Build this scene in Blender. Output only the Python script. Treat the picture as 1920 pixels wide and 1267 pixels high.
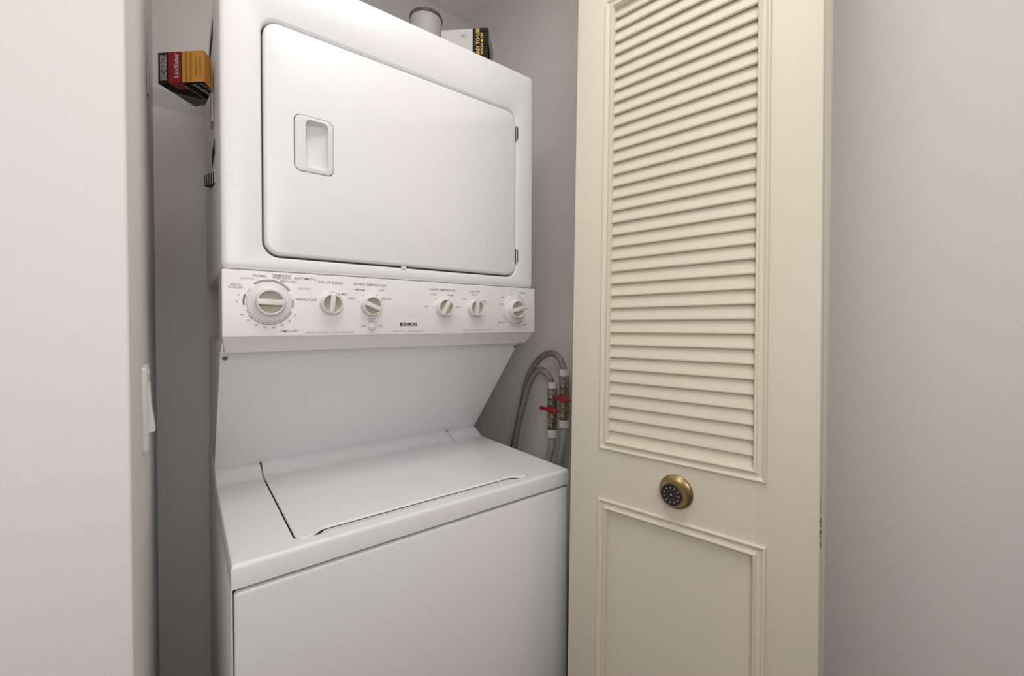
import bpy, bmesh, math, random
from mathutils import Vector, Matrix
import numpy as np

random.seed(7)
C = bpy.context.scene.collection
for o in list(bpy.data.objects):
    bpy.data.objects.remove(o)
sc = bpy.context.scene

# ------------------------------------------------------------------ camera
CAM = (-0.05083, -0.73242, 1.26942)
YAW, PITCH, ROLL, FPX, PV = 37.492, 0.9891, 0.1301, 802.08, 617.89
ya, pi_, ro = map(math.radians, (YAW, PITCH, ROLL))
fw = Vector((math.sin(ya)*math.cos(pi_), math.cos(ya)*math.cos(pi_), -math.sin(pi_)))
rt0 = Vector((math.cos(ya), -math.sin(ya), 0)); up0 = rt0.cross(fw)
rt = rt0*math.cos(ro) + up0*math.sin(ro); up = up0*math.cos(ro) - rt0*math.sin(ro)
cd = bpy.data.cameras.new('camera'); cam = bpy.data.objects.new('camera', cd); C.objects.link(cam)
m = Matrix((rt, up, -fw)).transposed().to_4x4(); m.translation = Vector(CAM)
cam.matrix_world = m
cd.sensor_fit = 'HORIZONTAL'; cd.sensor_width = 36; cd.lens = FPX/1920*36
cd.shift_y = (PV-633.5)/1920; cd.clip_start = 0.02
sc.camera = cam

# ------------------------------------------------------------------ light
w = bpy.data.worlds.new('world'); sc.world = w; w.use_nodes = True
w.node_tree.nodes['Background'].inputs[0].default_value = (1, 0.97, 0.94, 1)
w.node_tree.nodes['Background'].inputs[1].default_value = 0.05
sc.view_settings.view_transform = 'Standard'; sc.view_settings.look = 'None'
sc.view_settings.gamma = 1; sc.view_settings.use_curve_mapping = False
sc.view_settings.exposure = 0.0

def area(name, loc, target, sx, sy, power, col):
    l = bpy.data.lights.new(name, 'AREA'); l.shape = 'RECTANGLE'; l.size = sx; l.size_y = sy
    l.energy = power; l.color = col
    o = bpy.data.objects.new(name, l); C.objects.link(o); o.location = loc
    d = Vector(target)-Vector(loc)
    o.rotation_euler = d.to_track_quat('-Z', 'Y').to_euler()
    return o
area('hall_ceiling_light', (0.1, -0.45, 2.42), (0.1, -0.45, 0), 0.9, 0.45, 6.5, (1, 0.975, 0.955))
area('hall_ceiling_light_rear', (0.0, -0.8, 2.42), (0.0, -0.8, 0), 1.0, 0.8, 1.6, (1, 0.975, 0.955))
area('bounced_flash', (0.0, -1.5, 1.9), (0.3, 0.5, 2.75), 0.7, 0.7, 2.6, (1, 0.985, 0.99))
area('eye_level_fill', (-0.22, -1.2, 1.6), (0.45, 0.3, 1.35), 0.5, 0.5, 2.3, (1, 0.985, 0.99))  # added fill behind the camera, brightens mid-height surfaces
area('photographer_flash', (-0.1, -0.95, 1.35), (0.3, 0.2, 1.3), 0.3, 0.3, 2.0, (1, 0.985, 0.99))
area('closet_fill', (0.36, 0.0, 2.425), (0.36, 0.0, 0), 0.55, 0.10, 0.3, (1, 0.985, 0.965))  # added fill lamp lifting the closet interior; no fixture hangs here

# ------------------------------------------------------------------ materials
def mat(name, col, rough=0.5, spec=0.5, metal=0.0, coat=0.0, noise=None, bump=None, wave=None, trans=0, alpha=1):
    m = bpy.data.materials.new(name); m.use_nodes = True
    nt = m.node_tree; b = nt.nodes['Principled BSDF']
    b.inputs['Base Color'].default_value = (*col, 1)
    b.inputs['Roughness'].default_value = rough
    b.inputs['Specular IOR Level'].default_value = spec
    b.inputs['Metallic'].default_value = metal
    b.inputs['Coat Weight'].default_value = coat
    b.inputs['Coat Roughness'].default_value = 0.12
    b.inputs['Transmission Weight'].default_value = trans
    b.inputs['Alpha'].default_value = alpha
    tc = nt.nodes.new('ShaderNodeTexCoord')
    if noise:   # (scale, amount, second colour)
        n = nt.nodes.new('ShaderNodeTexNoise'); n.inputs['Scale'].default_value = noise[0]; n.inputs['Detail'].default_value = 5
        nt.links.new(tc.outputs['Object'], n.inputs['Vector'])
        mx = nt.nodes.new('ShaderNodeMix'); mx.data_type = 'RGBA'
        r = nt.nodes.new('ShaderNodeMapRange'); r.inputs['From Min'].default_value = 0.35; r.inputs['From Max'].default_value = 0.7
        r.inputs['To Max'].default_value = noise[1]
        nt.links.new(n.outputs['Fac'], r.inputs['Value']); nt.links.new(r.outputs['Result'], mx.inputs['Factor'])
        mx.inputs['A'].default_value = (*col, 1); mx.inputs['B'].default_value = (*noise[2], 1)
        nt.links.new(mx.outputs['Result'], b.inputs['Base Color'])
    if bump:    # (scale, strength, distance, [stretch])
        n = nt.nodes.new('ShaderNodeTexNoise'); n.inputs['Scale'].default_value = bump[0]; n.inputs['Detail'].default_value = 4
        src = tc.outputs['Object']
        if len(bump) > 3:
            mp = nt.nodes.new('ShaderNodeMapping'); mp.inputs['Scale'].default_value = bump[3]
            nt.links.new(src, mp.inputs['Vector']); src = mp.outputs['Vector']
        nt.links.new(src, n.inputs['Vector'])
        bp = nt.nodes.new('ShaderNodeBump'); bp.inputs['Strength'].default_value = bump[1]; bp.inputs['Distance'].default_value = bump[2]
        nt.links.new(n.outputs['Fac'], bp.inputs['Height']); nt.links.new(bp.outputs['Normal'], b.inputs['Normal'])
    if wave:    # braided steel
        v = nt.nodes.new('ShaderNodeTexVoronoi'); v.inputs['Scale'].default_value = wave
        nt.links.new(tc.outputs['Object'], v.inputs['Vector'])
        cr = nt.nodes.new('ShaderNodeValToRGB'); cr.color_ramp.elements[0].color = (*col, 1)
        cr.color_ramp.elements[1].color = (0.06, 0.055, 0.05, 1); cr.color_ramp.elements[1].position = 0.9
        nt.links.new(v.outputs['Distance'], cr.inputs['Fac']); nt.links.new(cr.outputs['Color'], b.inputs['Base Color'])
        bp = nt.nodes.new('ShaderNodeBump'); bp.inputs['Strength'].default_value = 0.6; bp.inputs['Distance'].default_value = 0.001
        bp.invert = True
        nt.links.new(v.outputs['Distance'], bp.inputs['Height']); nt.links.new(bp.outputs['Normal'], b.inputs['Normal'])
    return m

WALL = mat('wall_paint', (0.80, 0.765, 0.735), 0.75, 0.25, noise=(2.5, 0.5, (0.78, 0.75, 0.72)), bump=(90, 0.12, 0.002))
CEIL = mat('ceiling_texture', (0.88, 0.86, 0.83), 0.9, 0.1, bump=(120, 0.8, 0.006))
FLOOR = mat('floor_vinyl', (0.24, 0.18, 0.14), 0.5, 0.3, noise=(12, 0.6, (0.19, 0.14, 0.11)), bump=(60, 0.1, 0.001))
ENAMEL = mat('white_enamel', (0.89, 0.895, 0.91), 0.32, 0.5, noise=(1.5, 0.4, (0.88, 0.885, 0.90)), bump=(160, 0.03, 0.001))
PANELW = mat('white_control_plastic', (0.90, 0.875, 0.865), 0.38, 0.45, noise=(3, 0.4, (0.89, 0.865, 0.855)))
PLASTIC = mat('white_plastic', (0.80, 0.80, 0.785), 0.4, 0.5, noise=(6, 0.3, (0.79, 0.785, 0.77)))
KNOBW = mat('knob_plastic', (0.80, 0.785, 0.75), 0.35, 0.5, noise=(40, 0.3, (0.78, 0.765, 0.73)))
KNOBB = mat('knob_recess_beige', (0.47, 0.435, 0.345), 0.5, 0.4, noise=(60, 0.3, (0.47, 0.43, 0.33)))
CREAM = mat('cream_door_paint', (0.765, 0.705, 0.575), 0.5, 0.35, noise=(4, 0.5, (0.755, 0.695, 0.565)), bump=(70, 0.10, 0.0015, (1, 1, 0.25)))
SLATM = mat('cream_slat_paint', (0.765, 0.705, 0.575), 0.55, 0.3, noise=(9, 0.5, (0.75, 0.69, 0.56)), bump=(55, 0.25, 0.0015, (0.25, 1, 1)))
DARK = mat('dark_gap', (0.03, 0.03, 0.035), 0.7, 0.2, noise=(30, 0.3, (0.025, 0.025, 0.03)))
GASK = mat('grey_door_gasket', (0.09, 0.09, 0.10), 0.6, 0.3, noise=(30, 0.3, (0.07, 0.07, 0.08)))
INK = mat('grey_print_ink', (0.20, 0.20, 0.23), 0.6, 0.2, noise=(80, 0.4, (0.24, 0.24, 0.27)))
INKF = mat('faint_print_ink', (0.42, 0.41, 0.44), 0.6, 0.2, noise=(80, 0.4, (0.46, 0.45, 0.48)))
LOGO = mat('dark_logo_ink', (0.03, 0.03, 0.04), 0.5, 0.3, noise=(80, 0.4, (0.05, 0.05, 0.06)))
CHROME = mat('hinge_steel', (0.45, 0.44, 0.44), 0.3, 0.5, metal=0.9, noise=(50, 0.4, (0.38, 0.37, 0.37)))
SCREW = mat('dull_screw_steel', (0.16, 0.15, 0.14), 0.4, 0.5, metal=0.7, noise=(90, 0.5, (0.10, 0.10, 0.09)))
BRAID = mat('braided_steel_hose', (0.58, 0.54, 0.51), 0.4, 0.5, metal=0.3, wave=420)
BRASS = mat('tarnished_brass', (0.40, 0.33, 0.22), 0.38, 0.5, metal=0.7, noise=(110, 1.0, (0.07, 0.05, 0.03)))
NICKEL = mat('clear_ring_fitting', (0.62, 0.57, 0.50), 0.25, 0.6, metal=0.4, noise=(160, 1.0, (0.05, 0.04, 0.03)))
COLLAR = mat('white_crimp_collar', (0.75, 0.73, 0.70), 0.45, 0.4, noise=(60, 0.5, (0.55, 0.52, 0.49)))
PEX = mat('grey_supply_tube', (0.46, 0.44, 0.42), 0.35, 0.5, noise=(20, 0.4, (0.32, 0.30, 0.285)))
RED = mat('red_valve_handle', (0.30, 0.012, 0.022), 0.4, 0.5, noise=(60, 0.5, (0.30, 0.01, 0.02)))
KBRASS = mat('antique_brass', (0.34, 0.245, 0.125), 0.33, 0.5, metal=0.92, noise=(14, 0.5, (0.32, 0.22, 0.10)))
KDARK = mat('blackened_knob_face', (0.025, 0.018, 0.018), 0.4, 0.5, metal=0.3, noise=(200, 0.5, (0.04, 0.03, 0.03)))
KPEWTER = mat('pewter_flower_relief', (0.30, 0.27, 0.28), 0.35, 0.5, metal=0.6, noise=(200, 0.5, (0.2, 0.18, 0.19)))
CHIP = mat('bare_chipped_wood', (0.10, 0.075, 0.05), 0.8, 0.1, noise=(200, 0.8, (0.22, 0.18, 0.13)))
CBLACK = mat('black_carton', (0.018, 0.016, 0.015), 0.75, 0.15, noise=(60, 0.4, (0.05, 0.045, 0.045)))
CRED = mat('red_carton_print', (0.30, 0.012, 0.018), 0.45, 0.4, noise=(60, 0.4, (0.25, 0.01, 0.015)))
CORANGE = mat('orange_carton_print', (0.62, 0.29, 0.055), 0.5, 0.35, noise=(50, 0.4, (0.57, 0.26, 0.045)))
CORANGED = mat('dark_orange_print', (0.42, 0.18, 0.02), 0.5, 0.3, noise=(50, 0.4, (0.38, 0.16, 0.02)))
CWHITE = mat('white_carton', (0.57, 0.55, 0.53), 0.5, 0.3, noise=(12, 0.5, (0.54, 0.52, 0.50)))
CGOLD = mat('gold_carton_print', (0.70, 0.50, 0.16), 0.5, 0.3, noise=(80, 0.5, (0.6, 0.42, 0.12)))
CTEXT = mat('pale_carton_print', (0.68, 0.60, 0.58), 0.5, 0.3, noise=(120, 0.5, (0.55, 0.48, 0.46)))
CPINK = mat('faint_pink_print', (0.50, 0.38, 0.36), 0.6, 0.3, noise=(60, 0.5, (0.56, 0.46, 0.44)))
CGREY = mat('grey_carton_print', (0.13, 0.12, 0.12), 0.5, 0.3, noise=(120, 0.8, (0.28, 0.26, 0.26)))
ACRYL = mat('clear_acrylic', (0.62, 0.61, 0.59), 0.15, 0.5, noise=(12, 0.3, (0.58, 0.57, 0.55)), alpha=0.14)
SHRINK = mat('crinkled_film', (0.09, 0.08, 0.08), 0.15, 0.8, noise=(90, 1.0, (0.40, 0.38, 0.37)), bump=(60, 0.9, 0.004))
FROST = mat('frosted_cup_plastic', (0.50, 0.48, 0.46), 0.5, 0.4, noise=(30, 0.4, (0.46, 0.44, 0.425)))
RIMD = mat('dark_cup_rim', (0.05, 0.04, 0.035), 0.5, 0.3, noise=(150, 0.9, (0.22, 0.19, 0.17)))

# ------------------------------------------------------------------ helpers
ROOTLOC = {}
def obj(name, V, F, mt, parent=None, smooth=30, slots=None):
    me = bpy.data.meshes.new(name)
    off = ROOTLOC.get(parent.name, Vector()) if parent else Vector()
    me.from_pydata([tuple(Vector(v)-off) for v in V], [], F)
    me.validate(); me.update()
    bm = bmesh.new(); bm.from_mesh(me); bmesh.ops.recalc_face_normals(bm, faces=bm.faces); bm.to_mesh(me); bm.free()
    for q in (mt if isinstance(mt, (list, tuple)) else [mt]): me.materials.append(q)
    if slots:
        for p_, s_ in zip(me.polygons, slots): p_.material_index = s_
    if smooth:
        me.polygons.foreach_set('use_smooth', [True]*len(me.polygons))
        me.set_sharp_from_angle(angle=math.radians(smooth))
    o = bpy.data.objects.new(name, me); C.objects.link(o)
    if parent:
        o.parent = parent; ROOTLOC[o.name] = off
    return o
def thing(name, label, cat, loc=(0, 0, 0), group=None):
    o = bpy.data.objects.new(name, None); C.objects.link(o); o.location = loc
    o.empty_display_size = 0.05
    ROOTLOC[o.name] = Vector(loc)
    o['label'] = label; o['category'] = cat
    if group: o['group'] = group
    return o
def join(*parts):
    V, F = [], []
    for v, f in parts:
        n = len(V); V += [tuple(x) for x in v]; F += [tuple(i+n for i in q) for q in f]
    return V, F
def box(x0, x1, y0, y1, z0, z1, r=0.0, seg=2):
    bm = bmesh.new(); bmesh.ops.create_cube(bm, size=1)
    for v in bm.verts:
        v.co = Vector(((x0+x1)/2+v.co.x*(x1-x0), (y0+y1)/2+v.co.y*(y1-y0), (z0+z1)/2+v.co.z*(z1-z0)))
    if r > 0: bmesh.ops.bevel(bm, geom=list(bm.edges), offset=r, segments=seg, affect='EDGES', profile=0.5)
    bm.verts.index_update()
    V = [v.co.copy() for v in bm.verts]; F = [tuple(v.index for v in f.verts) for f in bm.faces]
    bm.free(); return V, F
def rrect(x0, x1, z0, z1, r, n=8):
    P = []
    for cx, cz, a0 in ((x1-r, z1-r, 0), (x0+r, z1-r, 90), (x0+r, z0+r, 180), (x1-r, z0+r, 270)):
        for k in range(n+1):
            a = math.radians(a0+90*k/n); P.append((cx+r*math.cos(a), cz+r*math.sin(a)))
    return P
def loft(rings, cap0=False, cap1=False, closed=True):
    V, F = [], []; n = len(rings[0])
    for r in rings: V += list(r)
    for i in range(len(rings)-1):
        for k in range(n if closed else n-1):
            a = i*n+k; b = i*n+(k+1) % n
            F.append((a, b, b+n, a+n))
    if cap0: F.append(tuple(range(n)))
    if cap1: F.append(tuple((len(rings)-1)*n+k for k in range(n)))
    return V, F
def ringy(x0, x1, z0, z1, r, y, i=0.0, n=8):
    return [(p[0], y, p[1]) for p in rrect(x0+i, x1-i, z0+i, z1-i, max(r-i*0.6, 0.0006), n)]
def lathe(profile, centre, axis, n=32, cap=True):
    """profile: list of (radius, height along axis)"""
    axis = Vector(axis).normalized()
    a = axis.orthogonal().normalized(); b = axis.cross(a)
    rings = [[tuple(Vector(centre)+axis*h+(a*math.cos(t)+b*math.sin(t))*r) for t in (2*math.pi*k/n for k in range(n))] for r, h in profile]
    return loft(rings, cap, cap)
def prism(poly, z0, z1):
    return loft([[(x, y, z0) for x, y in poly], [(x, y, z1) for x, y in poly]], True, True)
def xprism(poly, x0, x1):   # polygon in (y, z)
    return loft([[(x0, y, z) for y, z in poly], [(x1, y, z) for y, z in poly]], True, True)
def catmull(P, sub=8):
    P = [Vector(p) for p in P]; Q = [P[0]*2-P[1]]+P+[P[-1]*2-P[-2]]; out = []
    for i in range(1, len(Q)-2):
        for k in range(sub):
            t = k/sub; a, b, c, d = Q[i-1:i+3]
            out.append(0.5*((2*b)+(c-a)*t+(2*a-5*b+4*c-d)*t*t+(3*b-a-3*c+d)*t**3))
    out.append(P[-1]); return out
def tube(P, r, n=14, sub=8):
    L = catmull(P, sub); rings = []; prev = None
    for i, p in enumerate(L):
        t = (L[min(i+1, len(L)-1)]-L[max(i-1, 0)]).normalized()
        a = Vector((1, 0, 0)) if prev is None else prev
        a = (a-t*a.dot(t)).normalized(); prev = a; b = t.cross(a)
        rings.append([tuple(p+(a*math.cos(q)+b*math.sin(q))*r) for q in (2*math.pi*k/n for k in range(n))])
    return loft(rings, True, True)
def text(s, size, origin, right, upv, align='CENTER', bold=0.0, squeeze=1.0):
    """flat lettering as a mesh lying on the plane (right, upv)"""
    cu = bpy.data.curves.new('t', 'FONT'); cu.body = s; cu.size = size; cu.align_x = align; cu.align_y = 'CENTER'
    cu.resolution_u = 2; cu.offset = bold
    o = bpy.data.objects.new('t', cu); C.objects.link(o)
    me = bpy.data.meshes.new_from_object(o)
    R, U, O = Vector(right).normalized(), Vector(upv).normalized(), Vector(origin)
    V = [tuple(O+R*v.co.x*squeeze+U*v.co.y) for v in me.vertices]; F = [tuple(p.vertices) for p in me.polygons]
    bpy.data.objects.remove(o); bpy.data.curves.remove(cu); bpy.data.meshes.remove(me)
    return V, F
def struct(name, vf, m_, smooth=0):
    o = obj(name, vf[0], vf[1], m_, None, smooth); o['kind'] = 'structure'; return o

# ------------------------------------------------------------------ setting
H = 2.44
wl = [(-1.5, -0.16)] + [(-0.0943-0.004+0.004*math.sin(a), -0.16+0.004-0.004*math.cos(a)) for a in (0, .4, .8, 1.2, 1.57)] + [(-0.1092, 0.72), (-1.5, 0.72)]
struct('wall_left', prism(wl, 0, H), WALL, 40)
struct('wall_back', box(-1.5, 1.04, 0.72, 0.80, 0, H), WALL)
struct('wall_closet_right', box(0.855, 0.94, -0.16, 0.72, 0, H), WALL)
struct('wall_right', box(0.94, 1.04, -2.6, 0.72, 0, H), WALL)
struct('wall_header', box(-0.0943, 0.855, -0.16, -0.04, 2.38, H), WALL)
struct('wall_rear', box(-1.6, 1.04, -2.7, -2.6, 0, H), WALL)
struct('wall_hall_left', box(-1.6, -1.5, -2.6, 0.8, 0, H), WALL)
struct('floor', box(-1.6, 1.04, -2.7, 0.8, -0.05, 0.0), FLOOR)
struct('ceiling', box(-1.6, 1.04, -2.7, 0.8, H, H+0.05), CEIL)

# ------------------------------------------------------------------ laundry centre
W = 0.686
lc = thing('laundry_center', 'white stacked washer and dryer unit standing in the closet', 'laundry machine', (0.343, 0.34, 0.0))
# washer cabinet
obj('washer_cabinet', *box(0.0, W, 0.012, 0.69, 0.0, 0.8766, 0.003), ENAMEL, lc)
FP = ringy(0.0035, W-0.0035, 0.03, 0.8735, 0.004, 0.0, 0)
fr = [ringy(0.0035, W-0.0035, 0.03, 0.8735, 0.006, y, i) for y, i in ((0.012, 0), (0.004, 0), (0.0015, 0.001), (0.0, 0.004))]
obj('washer_front_panel', *loft(fr, True, True), ENAMEL, lc)
# washer top: heightfield with a dished lid opening
LX0, LX1, LY0, LY1 = 0.0885, 0.5860, 0.0250, 0.4275
ZT = 0.9150
def prof(y):
    if y < 0.007: return ZT-0.007*(1-math.sqrt(max(0, 1-((0.007-y)/0.007)**2)))
    a, b = 0.375, 0.4271
    if y <= a: return ZT
    t = min(1, (y-a)/(b-a)); s = t*t*(3-2*t)
    return ZT+0.0222*s
def dense(a, b, marks, coarse, fine=0.0011, reach=0.009):
    xs = set([a, b]); x = a
    while x < b: xs.add(round(x, 5)); x += coarse
    for c in marks:
        k = -reach
        while k <= reach+1e-9:
            if a < c+k < b: xs.add(round(c+k, 5))
            k += fine
    xs = sorted(xs); out = [xs[0]]
    for x in xs[1:]:
        if x-out[-1] > 0.0006: out.append(x)
    out[-1] = b; return out
xs = dense(0, W, (0.004, LX0, LX1, W-0.004), 0.02); ys = dense(0, 0.4271, (0.005, LY0, 0.034, 0.045), 0.011)
def rsd(x, y, x0, x1, y0, y1, r):
    qx = abs(x-(x0+x1)/2)-(x1-x0)/2+r; qy = abs(y-(y0+y1)/2)-(y1-y0)/2+r
    return math.hypot(max(qx, 0), max(qy, 0))+min(max(qx, qy), 0)-r
V, F = [], []
for y in ys:
    for x in xs:
        z = prof(y)
        e = min(x, W-x)
        if e < 0.004: z -= 0.004*(1-math.sqrt(max(0, 1-((0.004-e)/0.004)**2)))
        d = -rsd(x, y, LX0, LX1, LY0, LY1+0.1, 0.016)
        if d > 0:
            mid = 0.135 < x < 0.556
            if mid and y < 0.0452:
                s = min(1, d/0.017); z -= 0.0040*s*s*(3-2*s)
            else:
                s = min(1, d/0.0022); z -= 0.013*s*s*(3-2*s)
        V.append((x, y, z))
nx = len(xs)
for j in range(len(ys)-1):
    for i in range(nx-1):
        a = j*nx+i; F.append((a, a+1, a+1+nx, a+nx))
# skirt
zb_ = 0.8796; n0 = len(V)
loop = [i for i in range(nx)]+[j*nx+nx-1 for j in range(1, len(ys))]+[(len(ys)-1)*nx+i for i in range(nx-2, -1, -1)]+[j*nx for j in range(len(ys)-2, 0, -1)]
for i in loop: V.append((V[i][0], V[i][1], zb_))
for k in range(len(loop)):
    k2 = (k+1) % len(loop); F.append((loop[k], loop[k2], n0+k2, n0+k))
F.append(tuple(n0+k for k in range(len(loop))))
obj('washer_top', V, F, ENAMEL, lc, 35)
# lid
def lfront(x):
    e = min(x-0.0915, 0.5830-x)
    t = min(1, max(0, (e-0.020)/0.026)); s = t*t*(3-2*t)
    return 0.0262+(0.0440-0.0262)*s
xs = dense(0.0915, 0.5830, (0.0935, 0.581), 0.006, 0.0008, 0.006); NV = 46
V, F = [], []
vs = sorted(set([0, .0008, .0016, .0026, .0038, .0055, .008, .012, .02, .035]+[i/NV for i in range(2, NV+1)]))
for v in vs:
    for x in xs:
        yf = lfront(x); e = min(x-0.0915, 0.5830-x)
        if e < 0.012: yf += 0.012*(1-math.sqrt(max(0, 1-((0.012-e)/0.012)**2)))
        y = yf+(0.4262-yf)*v
        d = min(e, y-yf)
        z = prof(y)+0.0016
        if d < 0.0022: z -= 0.0022*(1-math.sqrt(max(0, 1-((0.0022-d)/0.0022)**2)))
        V.append((x, y, z))
nx = len(xs); ny = len(vs)
for j in range(ny-1):
    for i in range(nx-1):
        a = j*nx+i; F.append((a, a+1, a+1+nx, a+nx))
n0 = len(V)
loop = [i for i in range(nx)]+[j*nx+nx-1 for j in range(1, ny)]+[(ny-1)*nx+i for i in range(nx-2, -1, -1)]+[j*nx for j in range(ny-2, 0, -1)]
for i in loop: V.append((V[i][0], V[i][1], V[i][2]-0.0016))
for k in range(len(loop)):
    k2 = (k+1) % len(loop); F.append((loop[k], loop[k2], n0+k2, n0+k))
obj('washer_lid', V, F, ENAMEL, lc, 40)
# dark hinge slots at the back corners of the lid
for gx in (0.0872, 0.5828): obj('hinge_slot', *box(gx, gx+0.0042, 0.418, 0.4272, 0.927, 0.9366), DARK, lc, 0)
obj('lid_gap_shade', *join(box(0.1320, 0.5430, 0.0462, 0.0600, 0.9025, 0.9112), box(0.0897, 0.0960, 0.040, 0.375, 0.9025, 0.9085)), DARK, lc, 0)  # dark boxes under the lid edges, standing in for shade in the gap
obj('panel_seam', *box(0.0026, W-0.0026, 0.0100, 0.0119, 0.03, 0.8794), DARK, lc, 0)
# slanted back panel between washer and dryer
bp = [(0.4271, 0.9374), (0.1997, 1.2150), (0.1997, 1.2300), (0.685, 1.2300), (0.685, 0.9374)]
obj('slanted_back_panel', *xprism(bp, 0.0028, 0.6868), ENAMEL, lc, 0)
obj('washer_back_ledge', *box(0.0, W, 0.4275, 0.69, 0.8796, 0.9368, 0.002), ENAMEL, lc)
sl = Vector((0, 0.2274, -0.2776)).normalized(); sn = Vector((0, -0.2776, -0.2274)).normalized()
for x in (0.0085, 0.6815):
    c = Vector((x, 0.1997, 1.2124))+sl*0.013
    s_ = obj('panel_screw', *lathe([(0.0042, 0), (0.0042, 0.001), (0.003, 0.0022), (0.0012, 0.0024)], c, sn, 16), SCREW, lc)
# raised side flange left and right of the back panel
obj('panel_flange', *xprism([(0.4271, 0.9374), (0.1990, 1.2124), (0.2010, 1.2150), (0.4295, 0.9374)], 0.0006, 0.0030), ENAMEL, lc, 0)
# control panel
def cr(x0, x1, z0, z1, y, r=0.003): return [(a, y, b) for a, b in rrect(x0, x1, z0, z1, r, 4)]
obj('control_panel', *loft([
    cr(0.0045, 0.6806, 1.2145, 1.3592, 0.30), cr(0.0045, 0.6806, 1.2145, 1.3592, 0.162), cr(0.0045, 0.6806, 1.2148, 1.3592, 0.1595),
    cr(-0.0002, 0.6898, 1.2410, 1.3588, 0.1385), cr(-0.0002, 0.6898, 1.2424, 1.3588, 0.1368), cr(0.0006, 0.6896, 1.2432, 1.3582, 0.1348),
    cr(0.0026, 0.6880, 1.2450, 1.3560, 0.1340)], True, True), PANELW, lc, 28)
# dryer cabinet
dx0, dx1, dz0, dz1 = 0.0, 0.6868, 1.3602, 1.9135
hx = (0.0570, 0.6330, 1.3815, 1.8110)
N8 = 10
def rr(b, r, y, i=0): return ringy(b[0], b[1], b[2], b[3], r, y, i, N8)
DB = (dx0, dx1, dz0, dz1)
obj('dryer_cabinet', *loft([
    rr(DB, 0.008, 0.69), rr(DB, 0.008, 0.148), rr(DB, 0.010, 0.1432, 0.0008), rr(DB, 0.012, 0.1396, 0.0030), rr(DB, 0.014, 0.1377, 0.0080),
    rr(hx, 0.030, 0.1377), rr(hx, 0.030, 0.1384, 0.0014), rr(hx, 0.030, 0.1405, 0.0030), rr(hx, 0.030, 0.1450, 0.0042), rr(hx, 0.030, 0.168, 0.0045)], True, True), ENAMEL, lc, 40)
# gap liner
obj('door_gasket', *loft([rr(hx, 0.03, 0.1655, 0.0050), rr(hx, 0.03, 0.1560, 0.0050), rr(hx, 0.03, 0.1560, 0.016)], False, False), GASK, lc, 0)
# dryer door
dd = (0.0640, 0.6266, 1.3895, 1.8028)
HB = (0.1112, 0.1822, 1.5470, 1.6530)
door = obj('dryer_door', *loft([
    rr(dd, 0.026, 0.158), rr(dd, 0.026, 0.1425), rr(dd, 0.026, 0.1390, 0.0008), rr(dd, 0.026, 0.1365, 0.0028), rr(dd, 0.026, 0.1357, 0.0060),
    rr(HB, 0.013, 0.1357), rr(HB, 0.013, 0.1366, 0.0007), rr(HB, 0.013, 0.1450, 0.0009)], True, False), ENAMEL, lc, 40)
hb2 = (0.1131, 0.1803, 1.5489, 1.6511); hc = (0.1313, 0.1716, 1.5568, 1.6456)
def fl(b, r, y, i, deep):
    q = rr(b, r, y, i); return [(x, y+deep*max(0, min(1, (0.1716-x)/0.04))**0.6, z) for x, y0, z in q]
obj('door_handle', *loft([
    rr(hb2, 0.012, 0.144), rr(hb2, 0.012, 0.1362), rr(hb2, 0.012, 0.1349, 0.0006), rr(hb2, 0.012, 0.1344, 0.0020),
    rr(hc, 0.010, 0.1344), rr(hc, 0.010, 0.1349, 0.0005), rr(hc, 0.010, 0.1370, 0.0009),
    fl(hc, 0.010, 0.1420, 0.0014, 0.012), fl(hc, 0.009, 0.1440, 0.0040, 0.014), fl(hc, 0.004, 0.1445, 0.0120, 0.0145)], False, True), PLASTIC, door, 40)
for z in (1.753, 1.439):
    obj('hinge', *join(box(0.6290, 0.6312, 0.1372, 0.150, z-0.018, z+0.018, 0.0006),
        lathe([(0.0022, -0.019), (0.0022, 0.019)], (0.6300, 0.1376, z), (0, 0, 1), 12),
        box(0.6312, 0.6352, 0.1366, 0.1392, z-0.014, z+0.017, 0.0006)), CHROME, door)
obj('door_catch', *box(0.3180, 0.3290, 0.1352, 0.1385, 1.3830, 1.3880, 0.001), ENAMEL, door)
# slots and flared vent on the cabinet side
for y0, y1, z0, z1 in ((0.315, 0.45, 1.838, 1.870), (0.285, 0.385, 1.596, 1.626)):
    obj('side_slot', *join(box(-0.0006, 0.002, y0, y1, z0, z1)), DARK, lc, 0)
def VH(a, x_off, z): return (-0.0004-0.0125*a-x_off, 0.285+0.135*a, z+0.024*a)
def vstrip(a0, a1, z0, z1, off):
    return loft([[VH(a0, 0, z0), VH(a1, 0, z0), VH(a1, off, z0), VH(a0, off, z0)], [VH(a0, 0, z1), VH(a1, 0, z1), VH(a1, off, z1), VH(a0, off, z1)]], True, True)
obj('vent_hood', *join(loft([[VH(0, 0, z), VH(1, 0, z), (0.0, 0.425, z+0.024)] for z in (1.5395, 1.5555)], True, True)), DARK, lc, 0)
obj('vent_cap', *join(loft([[VH(0, 0, z), VH(1, 0, z), (0.0, 0.425, z+0.024)] for z in (1.5555, 1.5655)], True, True)), PEX, lc, 0)
for k in range(6):
    a = min(0.985, k/5); obj('vent_rib', *vstrip(a, a+0.022, 1.5400, 1.5660, 0.0009), COLLAR, lc, 0)
for k in range(5):
    a = k/5+0.08; obj('vent_slot', *vstrip(a, a+0.09, 1.5560, 1.5625, 0.0004), DARK, lc, 0)

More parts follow.
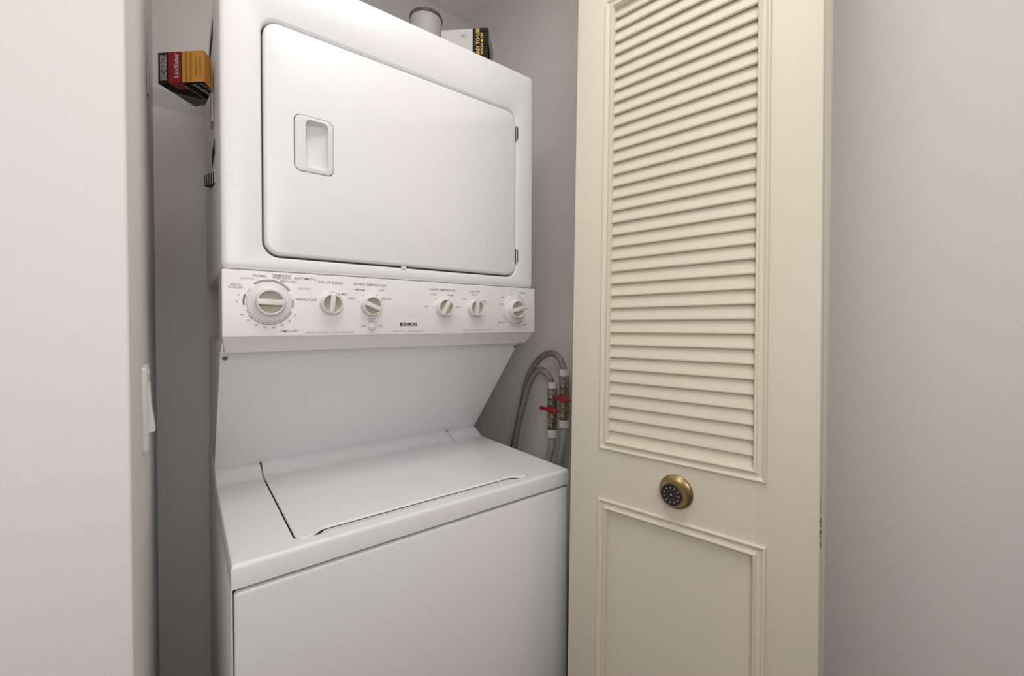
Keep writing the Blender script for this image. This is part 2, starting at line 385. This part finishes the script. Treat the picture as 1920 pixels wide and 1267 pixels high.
# printed lettering
PY = 0.1338
def T(s, size, x, z, al='CENTER', b=0.0, sq=1.0): return text(s, size, (x, PY, z), (1, 0, 0), (0, 0, 1), al, b, sq)
def arc(cx, cz, r0, r1, a0, a1, n=24):
    A = [math.radians(a0+(a1-a0)*k/n) for k in range(n+1)]
    return loft([[(cx+r*math.cos(a), PY, cz+r*math.sin(a)) for a in A] for r in (r0, r1)], closed=False)
cp = bpy.data.objects['control_panel']
K1, K6 = (0.0701, 1.3036), (0.6205, 1.3023)
ink, faint = [], []
B = 0.00006
for s, sz, x, z in (('AUTO', .0058, .0195, 1.3330), ('10 CLICK', .0058, .0195, 1.3282), ('NORMAL', .0055, .0560, 1.3497), ('PERMANENT', .0055, .0905, 1.3522),
        ('PRESS KNITS', .0055, .0905, 1.3480), ('AUTOMATIC', .0068, .1290, 1.3490), ('HEAVY DRY', .0055, .1010, 1.3420), ('WRINKLE CARE', .0056, .1310, 1.3105),
        ('TIMED DRY', .0062, .1020, 1.2520), ('END OF SIGNAL', .0066, .1740, 1.3446), ('DRYING TEMPERATURE', .0066, .2500, 1.3445),
        ('WATER TEMPERATURE', .0068, .4150, 1.3420), ('LOAD SIZE', .0066, .5010, 1.3420), ('NORMAL', .0056, .6490, 1.3455),
        ('DELICATE', .0052, .5800, 1.2690), ('SOAK', .0052, .5830, 1.3320), ('RINSE', .0048, .5790, 1.3145),
        ('START', .0056, .2530, 1.2748), ('PUSH', .0048, .2530, 1.2700), ('OFF', .0048, .2360, 1.2608), ('ON', .0048, .2710, 1.2608),
        ('MAX', .0052, .1990, 1.3235), ('MEDIUM', .0052, .2300, 1.3335), ('LOW', .0052, .2740, 1.3345), ('DELICATE', .0052, .2830, 1.3175), ('HIGH', .0052, .2135, 1.3160),
        ('COLD', .0052, .3930, 1.3310), ('WARM', .0052, .4350, 1.3310), ('HOT', .0052, .3760, 1.3035), ('COLD', .0052, .4540, 1.3040),
        ('MEDIUM', .0046, .5000, 1.3345), ('LOW', .0046, .4730, 1.3240), ('HIGH', .0050, .5290, 1.3200), ('OFF', .0055, .6620, 1.3045), ('SPIN', .0055, .6560, 1.2625)):
    ink.append(T(s, sz, x, z, b=B, sq=0.95))
for s, sz, x, z in (('COTTON', .0050, .0370, 1.3440), ('AIR ONLY', .0052, .1280, 1.3305), ('DRYER CONTROLS  DO NOT OVERLOAD', .0050, .1740, 1.2488),
        ('HEAVY DUTY   LARGE CAPACITY', .0050, .3330, 1.2495), ('WASHER CONTROLS  PUSH TO STOP', .0050, .5080, 1.2500), ('RESET', .0044, .5310, 1.3140)):
    faint.append(T(s, sz, x, z, b=B, sq=0.95))
for k, (a, s) in enumerate(((-150, '80'), (-133, '70'), (-116, '60'), (-99, '50'), (-82, '40'), (-65, '30'), (-48, '20'), (-30, '10'))):
    ink.append(T(s, .0048, K1[0]+.0475*math.cos(math.radians(a)), K1[1]+.0445*math.sin(math.radians(a)), b=B))
for k, (a, s) in enumerate(((165, '4'), (180, '6'))):
    ink.append(T(s, .0048, K1[0]+.0485*math.cos(math.radians(a)), K1[1]+.0445*math.sin(math.radians(a)), b=B))
ink += [arc(*K1, .0372, .0382, 35, 125), arc(*K1, .0400, .0408, 32, 128), arc(*K1, .0375, .0405, 160, 188), arc(*K1, .0370, .0392, -12, 10),
        arc(*K1, .0372, .0379, 140, 154), arc(*K1, .0372, .0379, -160, -152)]
faint += [arc(*K1, .0384, .0400, 35, 126), arc(*K1, .0378, .0400, -145, -25), arc(*K6, .0372, .0382, 20, 75), arc(*K6, .0372, .0384, 85, 110), arc(*K6, .0372, .0380, 145, 185), arc(*K6, .0372, .0380, 195, 230),
          arc(*K6, .0372, .0400, -75, -50), arc(*K6, .0372, .0380, -30, -10)]
for k in range(9):
    a = math.radians(-150+k*15); ink.append(box(K1[0]+.0375*math.cos(a)-.0007, K1[0]+.0375*math.cos(a)+.0007, PY-0.0001, PY, K1[1]+.0375*math.sin(a)-.0007, K1[1]+.0375*math.sin(a)+.0007))
faint += [arc(.1737, 1.3046, .0225, .0234, 30, 95), arc(.4997, 1.3037, .0230, .0237, 35, 140)]
for cx, cz, angs in ((.2512, 1.3025, (165, 125, 60, 25, 0)), (.4168, 1.3030, (180, 135, 55, 5)), (.1737, 1.3046, (50,))):
    for a in angs:
        a = math.radians(a); X, Z = cx+.0245*math.cos(a), cz+.0245*math.sin(a)
        ink.append(lathe([(0.0011, 0), (0.0011, 0.0001)], (X, PY, Z), (0, -1, 0), 8))
for nm, lst, mm in (('printed_lettering', ink, INK), ('faint_lettering', faint, INKF)):
    o = obj(nm, *join(*lst), mm, cp, 0); o['kind'] = 'stuff'
lg = [T('KENMORE', .0088, .3352, 1.2648, b=0.0003, sq=0.90),
      box(.3135, .3168, PY-.0001, PY, 1.2610, 1.2682), box(.3168, .3525, PY-.0001, PY, 1.2606, 1.2612)]
obj('brand_logo', *join(*lg), LOGO, cp, 0)

# knobs
def small_knob(cx, cz, ang, R=0.0195, h=0.017, y0=0.134, grip=1.0):
    n = 40
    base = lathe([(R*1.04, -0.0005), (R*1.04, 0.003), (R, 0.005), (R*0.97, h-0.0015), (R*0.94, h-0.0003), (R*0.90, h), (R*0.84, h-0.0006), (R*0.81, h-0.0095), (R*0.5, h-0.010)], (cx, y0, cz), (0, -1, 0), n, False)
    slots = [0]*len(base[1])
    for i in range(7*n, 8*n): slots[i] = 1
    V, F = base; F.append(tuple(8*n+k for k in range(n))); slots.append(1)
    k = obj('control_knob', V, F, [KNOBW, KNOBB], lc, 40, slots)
    a = math.radians(ang); R_, U_ = Vector((math.cos(a), 0, math.sin(a))), Vector((-math.sin(a), 0, math.cos(a)))
    b, f = box(-R*0.92, R*0.92, -(h+0.0016), -(h-0.0105), -R*0.29*grip, R*0.29*grip, 0.0014, 3)
    b = [tuple(Vector((cx, y0, cz))+R_*v[0]*(1)+U_*v[2]*(1-0.25*abs(v[0])/R)+Vector((0, v[1]+0.0012*(abs(v[0])/R)**2, 0))) for v in b]
    obj('grip', b, f, KNOBW, k, 40)
    return k
def dial(cx, cz, ang):
    obj('dial_skirt', *lathe([(0.0358, -0.0005), (0.0358, 0.002), (0.0345, 0.0040), (0.0290, 0.0055), (0.0262, 0.0070), (0.0250, 0.0080), (0.0100, 0.0082)], (cx, 0.134, cz), (0, -1, 0), 56), PLASTIC, lc, 40)
    small_knob(cx, cz, ang, 0.0232, 0.0125, 0.1265, 0.95)
dial(K1[0], K1[1], -2); dial(K6[0], K6[1], 14)
small_knob(0.1737, 1.3036, 84); small_knob(0.2512, 1.3015, -22); small_knob(0.4168, 1.3020, 62); small_knob(0.4997, 1.3027, 86)
obj('start_button', *lathe([(0.0088, -0.0005), (0.0088, 0.0035), (0.0078, 0.0055), (0.0050, 0.0066), (0.0015, 0.0069)], (0.2532, 0.134, 1.2610), (0, -1, 0), 28), PLASTIC, lc, 50)

# ------------------------------------------------------------------ bifold louvre door
O = Vector((0.6239, -0.0670, 1.0))
a = math.radians(100.8661)
d_ = Vector((-math.cos(a), -math.sin(a), 0)); n_ = Vector((d_.y, -d_.x, 0)); u_ = Vector((0, 0, 1))
tt, oo = math.radians(0.4633), math.radians(-1.8812)
up2 = u_*math.cos(oo)+n_*math.sin(oo)
E_ = d_*math.cos(tt)+up2*math.sin(tt); U2 = up2*math.cos(tt)-d_*math.sin(tt); N2 = U2.cross(E_)
if N2.dot(n_) < 0: N2 = -N2
def L1(s, t, z): return O+E_*s+N2*t+U2*(z-1.0)
def mapm(vf, fn): return [tuple(fn(*v)) for v in vf[0]], vf[1]
LW, TH, ZB, ZTOP = 0.448, 0.030, 0.022, 2.350
bd = thing('bifold_door', 'cream bifold door with louvred upper panel and round brass knob, folded open', 'door', (0.71, -0.30, 0.0))
def leaf(fn, mirror=False, knob=True, name='front'):
    # (s, t, z) boxes; t=0 is the show face, negative is into the leaf
    S0, S1 = 0.0905, 0.3590
    lv0, lv1, pz0, pz1 = 1.0245, 1.9290, 0.205, 0.8850
    st = join(box(0, S0, -TH, 0, ZB, ZTOP, 0.0025, 3)); sr = join(box(S1, LW, -TH, 0, ZB, ZTOP, 0.0025, 3))
    fr_ = [st, sr]
    # flush frame: rails overlap the stiles a hair so no seam shows
    for z0, z1 in ((ZB+.003, pz0), (pz1, lv0), (lv1, ZTOP-.003)):
        fr_.append(box(S0-0.004, S1+0.004, -TH+.0002, -0.00002, z0, z1))
    obj('door_frame', *mapm(join(*fr_), fn), CREAM, bd, 25)
    obj('flat_panel', *mapm(box(S0-0.003, S1+0.003, -TH*0.7, -0.0065, pz0-0.003, pz1+0.003), fn), CREAM, bd, 0)
    pr = [(0, -0.0005), (0.0004, 0.0030), (0.0016, 0.0046), (0.0032, 0.0050), (0.0046, 0.0042), (0.0062, 0.0022), (0.0085, 0.0010), (0.0112, 0.0010), (0.0138, 0.0026),
          (0.0148, 0.0050), (0.0164, 0.0058), (0.0180, 0.0054), (0.0194, 0.0034), (0.0202, 0.0), (0.0205, -0.0100)]
    for z0, z1 in ((1.0063-0.0002, 1.9476), (0.185, 0.9040)):
        rings = [[(0.0710+i, h, z0+i), (0.3782-i, h, z0+i), (0.3782-i, h, z1-i), (0.0710+i, h, z1-i)] for i, h in pr]
        obj('moulding', *mapm(loft(rings), fn), CREAM, bd, 22)
    # slats share one mesh, built about their own centre
    t0, t1, rise = -0.0035, -0.0135, 0.0275
    dv = Vector((t1-t0, rise)).normalized(); nn = Vector((-dv.y, dv.x))*-1
    L_ = math.hypot(t1-t0, rise); h = 0.0028; prf = []
    for k in range(7):
        q = math.pi/2+math.pi*k/6; prf.append(Vector((t0, 0.0))+dv*h+dv*h*math.cos(q)+nn*h*math.sin(q))
    prf += [Vector((t0, 0))+dv*L_-nn*h, Vector((t0, 0))+dv*L_+nn*h]
    sV = [(s, p.x, p.y) for s in (S0-0.0008, S1+0.0008) for p in prf]
    n = len(prf)
    sF = [(k, (k+1) % n, n+(k+1) % n, n+k) for k in range(n)]+[tuple(range(n)), tuple(range(n, 2*n))]
    o0 = fn(0, 0, 0); ax = [fn(1, 0, 0)-o0, fn(0, 1, 0)-o0, fn(0, 0, 1)-o0]
    me = None; k = 0; z = 1.8028-0.0253*31+0.001
    while z < 1.93:
        if z > 1.002:
            if me is None:
                first = obj('louver_slat', sV, sF, SLATM, None, 40); me = first.data; o = first
            else:
                o = bpy.data.objects.new('louver_slat', me); C.objects.link(o)
            M = Matrix((ax[0], ax[1], ax[2])).transposed().to_4x4(); M.translation = fn(0, 0, z)
            jit = Matrix.Rotation(math.radians(random.uniform(-.5, .5)), 4, 'X')
            o.parent = bd
            o.matrix_local = Matrix.Translation(-Vector(bd.location)) @ M @ jit
        z += 0.0253
    return
leaf(L1)
# second leaf, folded back to the right-hand jamb
hp = L1(LW-0.009, -TH-0.003, 1.0)
a2 = math.radians(12.5)
e2 = Vector((math.sin(a2), math.cos(a2), 0)); n2 = Vector((math.cos(a2), -math.sin(a2), 0))
def L2(s, t, z): return hp+n2*(TH)+e2*s+n2*t+Vector((0, 0, 1))*(z-1.0)+U2*0
n_before = set(bpy.data.objects)
def leaf2():
    obj('door_leaf', *mapm(join(box(0, 0.436, -TH, 0, ZB, ZTOP, 0.0025, 3)), L2), CREAM, bd, 25)
leaf2()
# knob
kc = L1(0.2322, 0.0, 0.9562)
knob = obj('door_knob', *lathe([(0.0308, -0.001), (0.0312, 0.0015), (0.0306, 0.0032), (0.0286, 0.0042), (0.0255, 0.0070), (0.0222, 0.0110), (0.0203, 0.0160), (0.0198, 0.0200), (0.0204, 0.0222), (0.0200, 0.0232), (0.0188, 0.0226)], kc, N2, 56), KBRASS, bd, 50)
knob['label'] = 'antique brass flared knob'
face = obj('knob_face', *lathe([(0.0189, 0.0205), (0.0189, 0.0231), (0.0178, 0.0238), (0.0168, 0.0232), (0.0100, 0.0228), (0.0050, 0.0230)], kc, N2, 40), KDARK, knob, 40)
rel = [lathe([(0.0024, 0.0228), (0.0022, 0.0246), (0.0010, 0.0256)], kc, N2, 14)]
for k in range(11):
    q = 2*math.pi*k/11; c = kc+(E_*math.cos(q)+U2*math.sin(q))*0.0132
    rel.append(lathe([(0.0024, 0.0226), (0.0020, 0.0242), (0.0008, 0.0247)], c, N2, 8))
    c = kc+(E_*math.cos(q+.28)+U2*math.sin(q+.28))*0.0078
    rel.append(lathe([(0.0013, 0.0226), (0.0010, 0.0238)], c, N2, 6))
obj('flower_relief', *join(*rel), KPEWTER, knob, 40)
# chipped paint along the free edge
ch = []
for k in range(34):
    z = 1.006-0.088*(random.random()**0.75); s = LW+0.0001; t = -0.002-random.random()*0.020
    hh = 0.0008+random.random()*0.0022*(1.4 if z < .95 else .8); ww = 0.0006+random.random()*0.0018*(1.5 if z < .95 else .8)
    ch.append(box(s-0.0004, s+0.00015, t-ww, t+ww*.5, z-hh, z+hh))
o = obj('chipped_paint', *mapm(join(*ch), L1), CHIP, bd, 0); o['kind'] = 'stuff'

# ------------------------------------------------------------------ light switch on the left return wall
A0 = Vector((-0.0943, -0.16, 0)); A1 = Vector((-0.1092, 0.72, 0)); wd = (A1-A0).normalized(); wn = Vector((wd.y, -wd.x, 0))
def LWL(y, off, z):
    t = (y+0.16)/wd.y; p = A0+wd*t+wn*off; return Vector((p.x, p.y, z))
sw = thing('light_switch', 'white rocker light switch on the narrow wall left of the washer', 'light switch', tuple(LWL(0.08, 0, 1.145)))
def swm(vf): return [tuple(LWL(v[1], v[0], v[2])) for v in vf[0]], vf[1]
obj('switch_plate', *swm(loft([[(x, a, b) for a, b in rrect(0.046+i, 0.118-i, 1.086+i, 1.205-i, 0.004, 4)] for x, i in ((0.0002, 0), (0.003, 0), (0.0052, 0.0012), (0.0062, 0.004))], True, True)), PLASTIC, sw, 40)
rp = [(0.0055, 1.1100), (0.0132, 1.1120), (0.0128, 1.1180), (0.0090, 1.1500), (0.0078, 1.1790), (0.0055, 1.1800)]
obj('rocker', *swm(loft([[(x, y, z) for x, z in rp] for y in (0.0655, 0.0985)], True, True)), PLASTIC, sw, 30)
for z in (1.0955, 1.1955):
    obj('plate_screw', *swm(lathe([(0.003, 0), (0.003, 0.0007), (0.0015, 0.0010)], (0.0062, 0.082, z), (1, 0, 0), 12)), PLASTIC, sw, 40)

# ------------------------------------------------------------------ water valves and hoses
VX = 0.82
def valve(y, ztop, zs, label, lean, h_back, h_front):
    """zs: list of z levels: collar, coupling, body, union, collar, tube"""
    t = thing('shutoff_valve', label, 'valve', (VX, y, zs[3]), 'water shutoff valves on the closet wall')
    z0, z1, z2, z3, z4, z5, z6 = zs
    c = (VX, y, 0); ax = (0, 0, 1)
    obj('upper_collar', *lathe([(0.0120, z1), (0.0138, z1+0.001), (0.0138, z0-0.001), (0.0118, z0)], c, ax, 20), COLLAR, t)
    rib = []
    nr = 7
    for k in range(nr+1):
        a = z1-(z1-z2)*k/nr; rib += [(0.0158, a), (0.0158, a-0.0016), (0.0140, a-0.0022), (0.0140, a-(z1-z2)/nr+0.0003)]
    rib = [(r, z) for r, z in rib if z >= z2]
    obj('threaded_coupling', *lathe(rib, c, ax, 8), NICKEL, t, 30)
    obj('valve_body', *lathe([(0.0130, z2), (0.0150, z2-0.003), (0.0135, z2-0.010), (0.0152, (z2+z3)/2), (0.0130, z3+0.008), (0.0148, z3+0.002), (0.0130, z3)], c, ax, 20), BRASS, t, 40)
    obj('hex_union', *lathe([(0.0150, z3), (0.0165, z3-0.002), (0.0165, z3-0.012), (0.0145, z3-0.014), (0.0145, z3-0.018), (0.0162, z3-0.020), (0.0162, z4+0.003), (0.0140, z4)], c, ax, 6), BRASS, t, 30)
    obj('lower_collar', *lathe([(0.0130, z4), (0.0155, z4-0.002), (0.0155, z5+0.002), (0.0130, z5)], c, ax, 20), COLLAR, t)
    obj('supply_tube', *tube([(VX, y, z5+0.001), (VX, y+0.002, z5-0.03), (VX+0.002, y+0.016, z6), (VX+0.004, y+0.045, z6-0.10), (VX+0.005, y+0.07, z6-0.2)], 0.0105), PEX, t, 40)
    hz = (z2+z3)/2
    obj('valve_stem', *lathe([(0.0060, 0.0), (0.0060, 0.026)], (VX-0.002, y-0.004, hz), (-0.72, -0.70, 0), 12), BRASS, t)
    # lever: hub plus a long tapered wing and a short one
    Lr = []
    yc = y-0.022
    for yy, hw, hd in ((h_back, 0.0036, 0.0028), (h_back-0.004, 0.0056, 0.0036), (yc+0.024, 0.0050, 0.0036), (yc+0.012, 0.0085, 0.0050), (yc, 0.0105, 0.0060), (yc-0.008, 0.0085, 0.0050), (h_front+0.004, 0.0056, 0.0036), (h_front, 0.0040, 0.0028)):
        Lr.append([(VX-0.025+hd*math.cos(q)*1.0, yy, hz+hw*math.sin(q)) for q in (2*math.pi*k/12 for k in range(12))])
    obj('lever_handle', *join(loft(Lr, True, True), lathe([(0.0090, 0), (0.0090, 0.012), (0.006, 0.014)], (VX-0.0185, yc, hz), (-1, 0, 0), 16)), RED, t, 40)
    return t
valve(0.2034, 1.0917, (1.0917, 1.0730, 1.0430, 0.9850, 0.9500, 0.9260, 0.8602), 'shutoff valve with red lever hanging lower and nearer the washer', 0.02, 0.2320, 0.1540)
valve(0.1540, 1.1341, (1.1341, 1.1140, 1.0840, 1.0230, 0.9880, 0.9640, 0.8750), 'shutoff valve with red lever set higher beside the folded cream door', 0.02, 0.1720, 0.1030)
h1 = [(VX, y, z) for y, z in ((0.156, 1.128), (0.1580, 1.1400), (0.1744, 1.1653), (0.2088, 1.1773), (0.2519, 1.1633), (0.2921, 1.1288), (0.3236, 1.0799), (0.345, 1.0133), (0.3727, 0.9244), (0.3955, 0.8518), (0.43, 0.74), (0.47, 0.60), (0.52, 0.50))]
h2 = [(VX-0.004+0.004*0, y, z) for y, z in ((0.2036, 1.086), (0.2050, 1.0990), (0.2155, 1.1160), (0.2371, 1.1269), (0.2616, 1.1099), (0.2893, 1.0720), (0.3120, 1.0126), (0.3392, 0.9396), (0.3600, 0.8599), (0.385, 0.74), (0.42, 0.60), (0.47, 0.50))]
h2 = [(VX+(-0.022 if 4 <= i else (-0.006*i if i < 4 else 0)), y, z) for i, (x, y, z) in enumerate(h2)]
for nm, P, lb, zc in (('braided_hose', h1, 'braided steel hose making the taller outer loop above the washer', 1.131), ('braided_hose', h2, 'braided steel hose making the lower inner loop above the washer', 1.089)):
    o = obj(nm, *tube(P, 0.0092, 16, 10), BRAID, None, 50)
    o['label'] = lb; o['category'] = 'hose'; o['group'] = 'braided hoses beside the washer'

# ------------------------------------------------------------------ shelf and red-orange carton in the left gap
sh = thing('small_shelf', 'small clear shelf under the orange carton left of the dryer', 'shelf', (-0.05, 0.38, 1.712))
def wx(y): return LWL(y, 0, 0).x
obj('shelf_board', *loft([[(wx(0.345)+.001, 0.345, z), (-0.001, 0.345, z), (-0.001, 0.432, z), (wx(0.432)+.001, 0.432, z)] for z in (1.7165, 1.7195)], True, True), ACRYL, sh, 0)
obj('shelf_bracket', *mapm(box(0.335, 0.352, 0.0003, 0.0030, 1.700, 1.752, 0.001), lambda s, t, z: LWL(s, t, z)), PEX, sh)
obj('shelf_bracket', *box(-0.0045, -0.0008, 0.300, 0.336, 1.6680, 1.7180, 0.0012), PEX, sh)
obj('shelf_bracket', *box(-0.0045, -0.0008, 0.300, 0.345, 1.6640, 1.6680), PEX, sh)
ca = thing('orange_carton', 'red, black and orange carton wedged on the clear shelf left of the dryer', 'box', (-0.05, 0.33, 1.72))
A_, B_, R_, S_, T_ = [Vector((x, y, 0)) for x, y in ((-0.0852, 0.3264), (-0.0164, 0.2641), (-0.0037, 0.2940), (-0.0114, 0.3701), (-0.0280, 0.3913))]
zb, zt = 1.7202, 1.7780
poly = [(p.x, p.y) for p in (A_, B_, R_, S_, T_)]
obj('carton_body', *prism(poly, zb, zt), CBLACK, ca, 0)
fd = (B_-A_).normalized(); fn_ = Vector((fd.y, -fd.x, 0)); FL = (B_-A_).length
def facebox(s0, s1, z0, z1, o0=0.0, o1=0.0004):
    return [tuple(A_+fd*s+fn_*o+Vector((0, 0, z))) for s in (s0, s1) for o in (o0, o1) for z in (z0, z1)], [(0, 1, 3, 2), (4, 5, 7, 6), (0, 1, 5, 4), (2, 3, 7, 6), (0, 2, 6, 4), (1, 3, 7, 5)]
obj('red_band', *facebox(FL*0.235, FL*0.50, zb, zt), CRED, ca, 0)
obj('orange_panel', *facebox(FL*0.525, FL, zb, zt), CORANGE, ca, 0)
rd = (R_-B_).normalized(); rn = Vector((rd.y, -rd.x, 0))
obj('orange_side', [tuple(B_+rd*s+rn*o+Vector((0, 0, z))) for s in (0, (R_-B_).length) for o in (0, 0.0004) for z in (zb, zt)], [(0, 1, 3, 2), (4, 5, 7, 6), (0, 1, 5, 4), (2, 3, 7, 6), (0, 2, 6, 4), (1, 3, 7, 5)], CORANGE, ca, 0)
# red band and print continue on the underside
ld = Vector((-fd.y, fd.x, 0))
under = [A_+fd*FL*0.235, A_+fd*FL*0.50, A_+fd*FL*0.50+ld*0.022, A_+fd*FL*0.235+ld*0.022]
obj('red_underside', *loft([[(p.x, p.y, zb-d) for p in under] for d in (0, 0.0003)], True, True), CRED, ca, 0)
zm = (zb+zt)/2
obj('white_lettering', *text('LintEater', 0.0125, A_+fd*FL*0.405+fn_*0.0007+Vector((0, 0, zm+0.003)), (0, 0, 1), -fd, bold=0.0003), CTEXT, ca, 0)
sm = [text('ROTARY DRYER BRUSH', 0.0045, A_+fd*FL*f+fn_*0.0007+Vector((0, 0, zm)), (0, 0, 1), -fd, bold=0.0002) for f in (0.07, 0.17)]
sm.append(text('VENT CLEANING KIT', 0.0050, A_+fd*FL*0.12+fn_*0.0007+Vector((0, 0, zm)), (0, 0, 1), -fd, bold=0.0002))
sm += [text('LintEater', 0.013, A_+fd*FL*0.72+ld*0.030+Vector((0, 0, zb-0.0004)), ld, fd, bold=0.0002), text('DRYER VENT CLEANER', 0.0050, A_+fd*FL*0.88+ld*0.030+Vector((0, 0, zb-0.0004)), ld, fd, bold=0.0001),
       text('DRYER VENT CLEANER', 0.0050, A_+fd*FL*0.48+ld*0.036+Vector((0, 0, zb-0.0004)), ld, fd, bold=0.0001)]
o = obj('small_print', *join(*sm), CTEXT, ca, 0); o['kind'] = 'stuff'
of = []
for f, s in ((0.62, 'REMOVES LINT SAFELY'), (0.72, 'FOR DRYER DUCTS'), (0.83, 'CLEANS UP TO'), (0.92, 'FULL LENGTH')):
    of.append(text(s, 0.0058, A_+fd*FL*f+fn_*0.0007+Vector((0, 0, zm)), (0, 0, 1), -fd, bold=0.0003))
obj('orange_print', *join(*of), CORANGED, ca, 0)

# ------------------------------------------------------------------ things on top of the dryer
wb = thing('white_carton', 'white carton with black gold-lettered end on top of the dryer', 'box', (0.52, 0.24, 1.9137))
Rr = Vector((0.5546, 0.1575, 0)); pd = Vector((-0.737, 0.676, 0)).normalized(); qd = Vector((0.676, 0.737, 0)).normalized()
z0, z1 = 1.9137, 2.0000
def wbx(s0, s1, q0, q1, za, zb2):
    return [tuple(Rr+pd*s+qd*q+Vector((0, 0, z))) for s in (s0, s1) for q in (q0, q1) for z in (za, zb2)], [(0, 1, 3, 2), (4, 5, 7, 6), (0, 1, 5, 4), (2, 3, 7, 6), (0, 2, 6, 4), (1, 3, 7, 5)]
obj('carton_body', *wbx(0.0005, 0.118, 0.0005, 0.082, z0, z1), CWHITE, wb, 0)
obj('black_end', *wbx(0.0, 0.0385, 0.0, 0.0830, z0, z1+0.0003), CBLACK, wb, 0)
obj('gold_lettering', *join(text('EASY TO USE', 0.0115, Rr+pd*0.0250-qd*0.0004+Vector((0, 0, 1.966)), (0, 0, 1), pd, bold=0.0004), text('HOLDS 40 LBS', 0.0085, Rr+pd*0.0150-qd*0.0004+Vector((0, 0, 1.962)), (0, 0, 1), pd, bold=0.0003)), CGOLD, wb, 0)
obj('pink_print', *join(text('MR', 0.010, Rr+pd*0.061-qd*0.0003+Vector((0, 0, 1.984)), -pd, (0, 0, 1), bold=0.0006), text('i', 0.009, Rr+pd*0.046-qd*0.0003+Vector((0, 0, 1.986)), -pd, (0, 0, 1), bold=0.0005)), CPINK, wb, 0)
V, F = [], []
NS = 14
for i in range(NS+1):
    for j in range(7):
        f = i/NS; g = j/6; bul = 0.006*(0.5+0.5*math.sin(i*2.3+j*1.1))*(1-g*0.7)
        V.append(tuple(Rr-pd*(0.0006+bul)+qd*(0.001+0.080*f)+Vector((0, 0, z0+(z1-z0-0.004)*g))))
for i in range(NS):
    for j in range(6):
        q = i*7+j; F.append((q, q+1, q+8, q+7))
obj('shrink_film', V, F, SHRINK, wb, 60)
cup = thing('plastic_cup', 'tall whitish cup with dark rim behind the white carton on the dryer', 'cup', (0.487, 0.362, 1.9137))
cc = (0.487, 0.362, 0)
obj('cup_body', *lathe([(0.036, 1.9137), (0.038, 1.917), (0.0432, 2.100), (0.0418, 2.100), (0.037, 1.92), (0.01, 1.919)], cc, (0, 0, 1), 40), FROST, cup, 40)
obj('cup_rim', *lathe([(0.0430, 2.098), (0.0450, 2.099), (0.0456, 2.103), (0.0445, 2.107), (0.0420, 2.106), (0.0415, 2.099)], cc, (0, 0, 1), 40, False), RIMD, cup, 40)
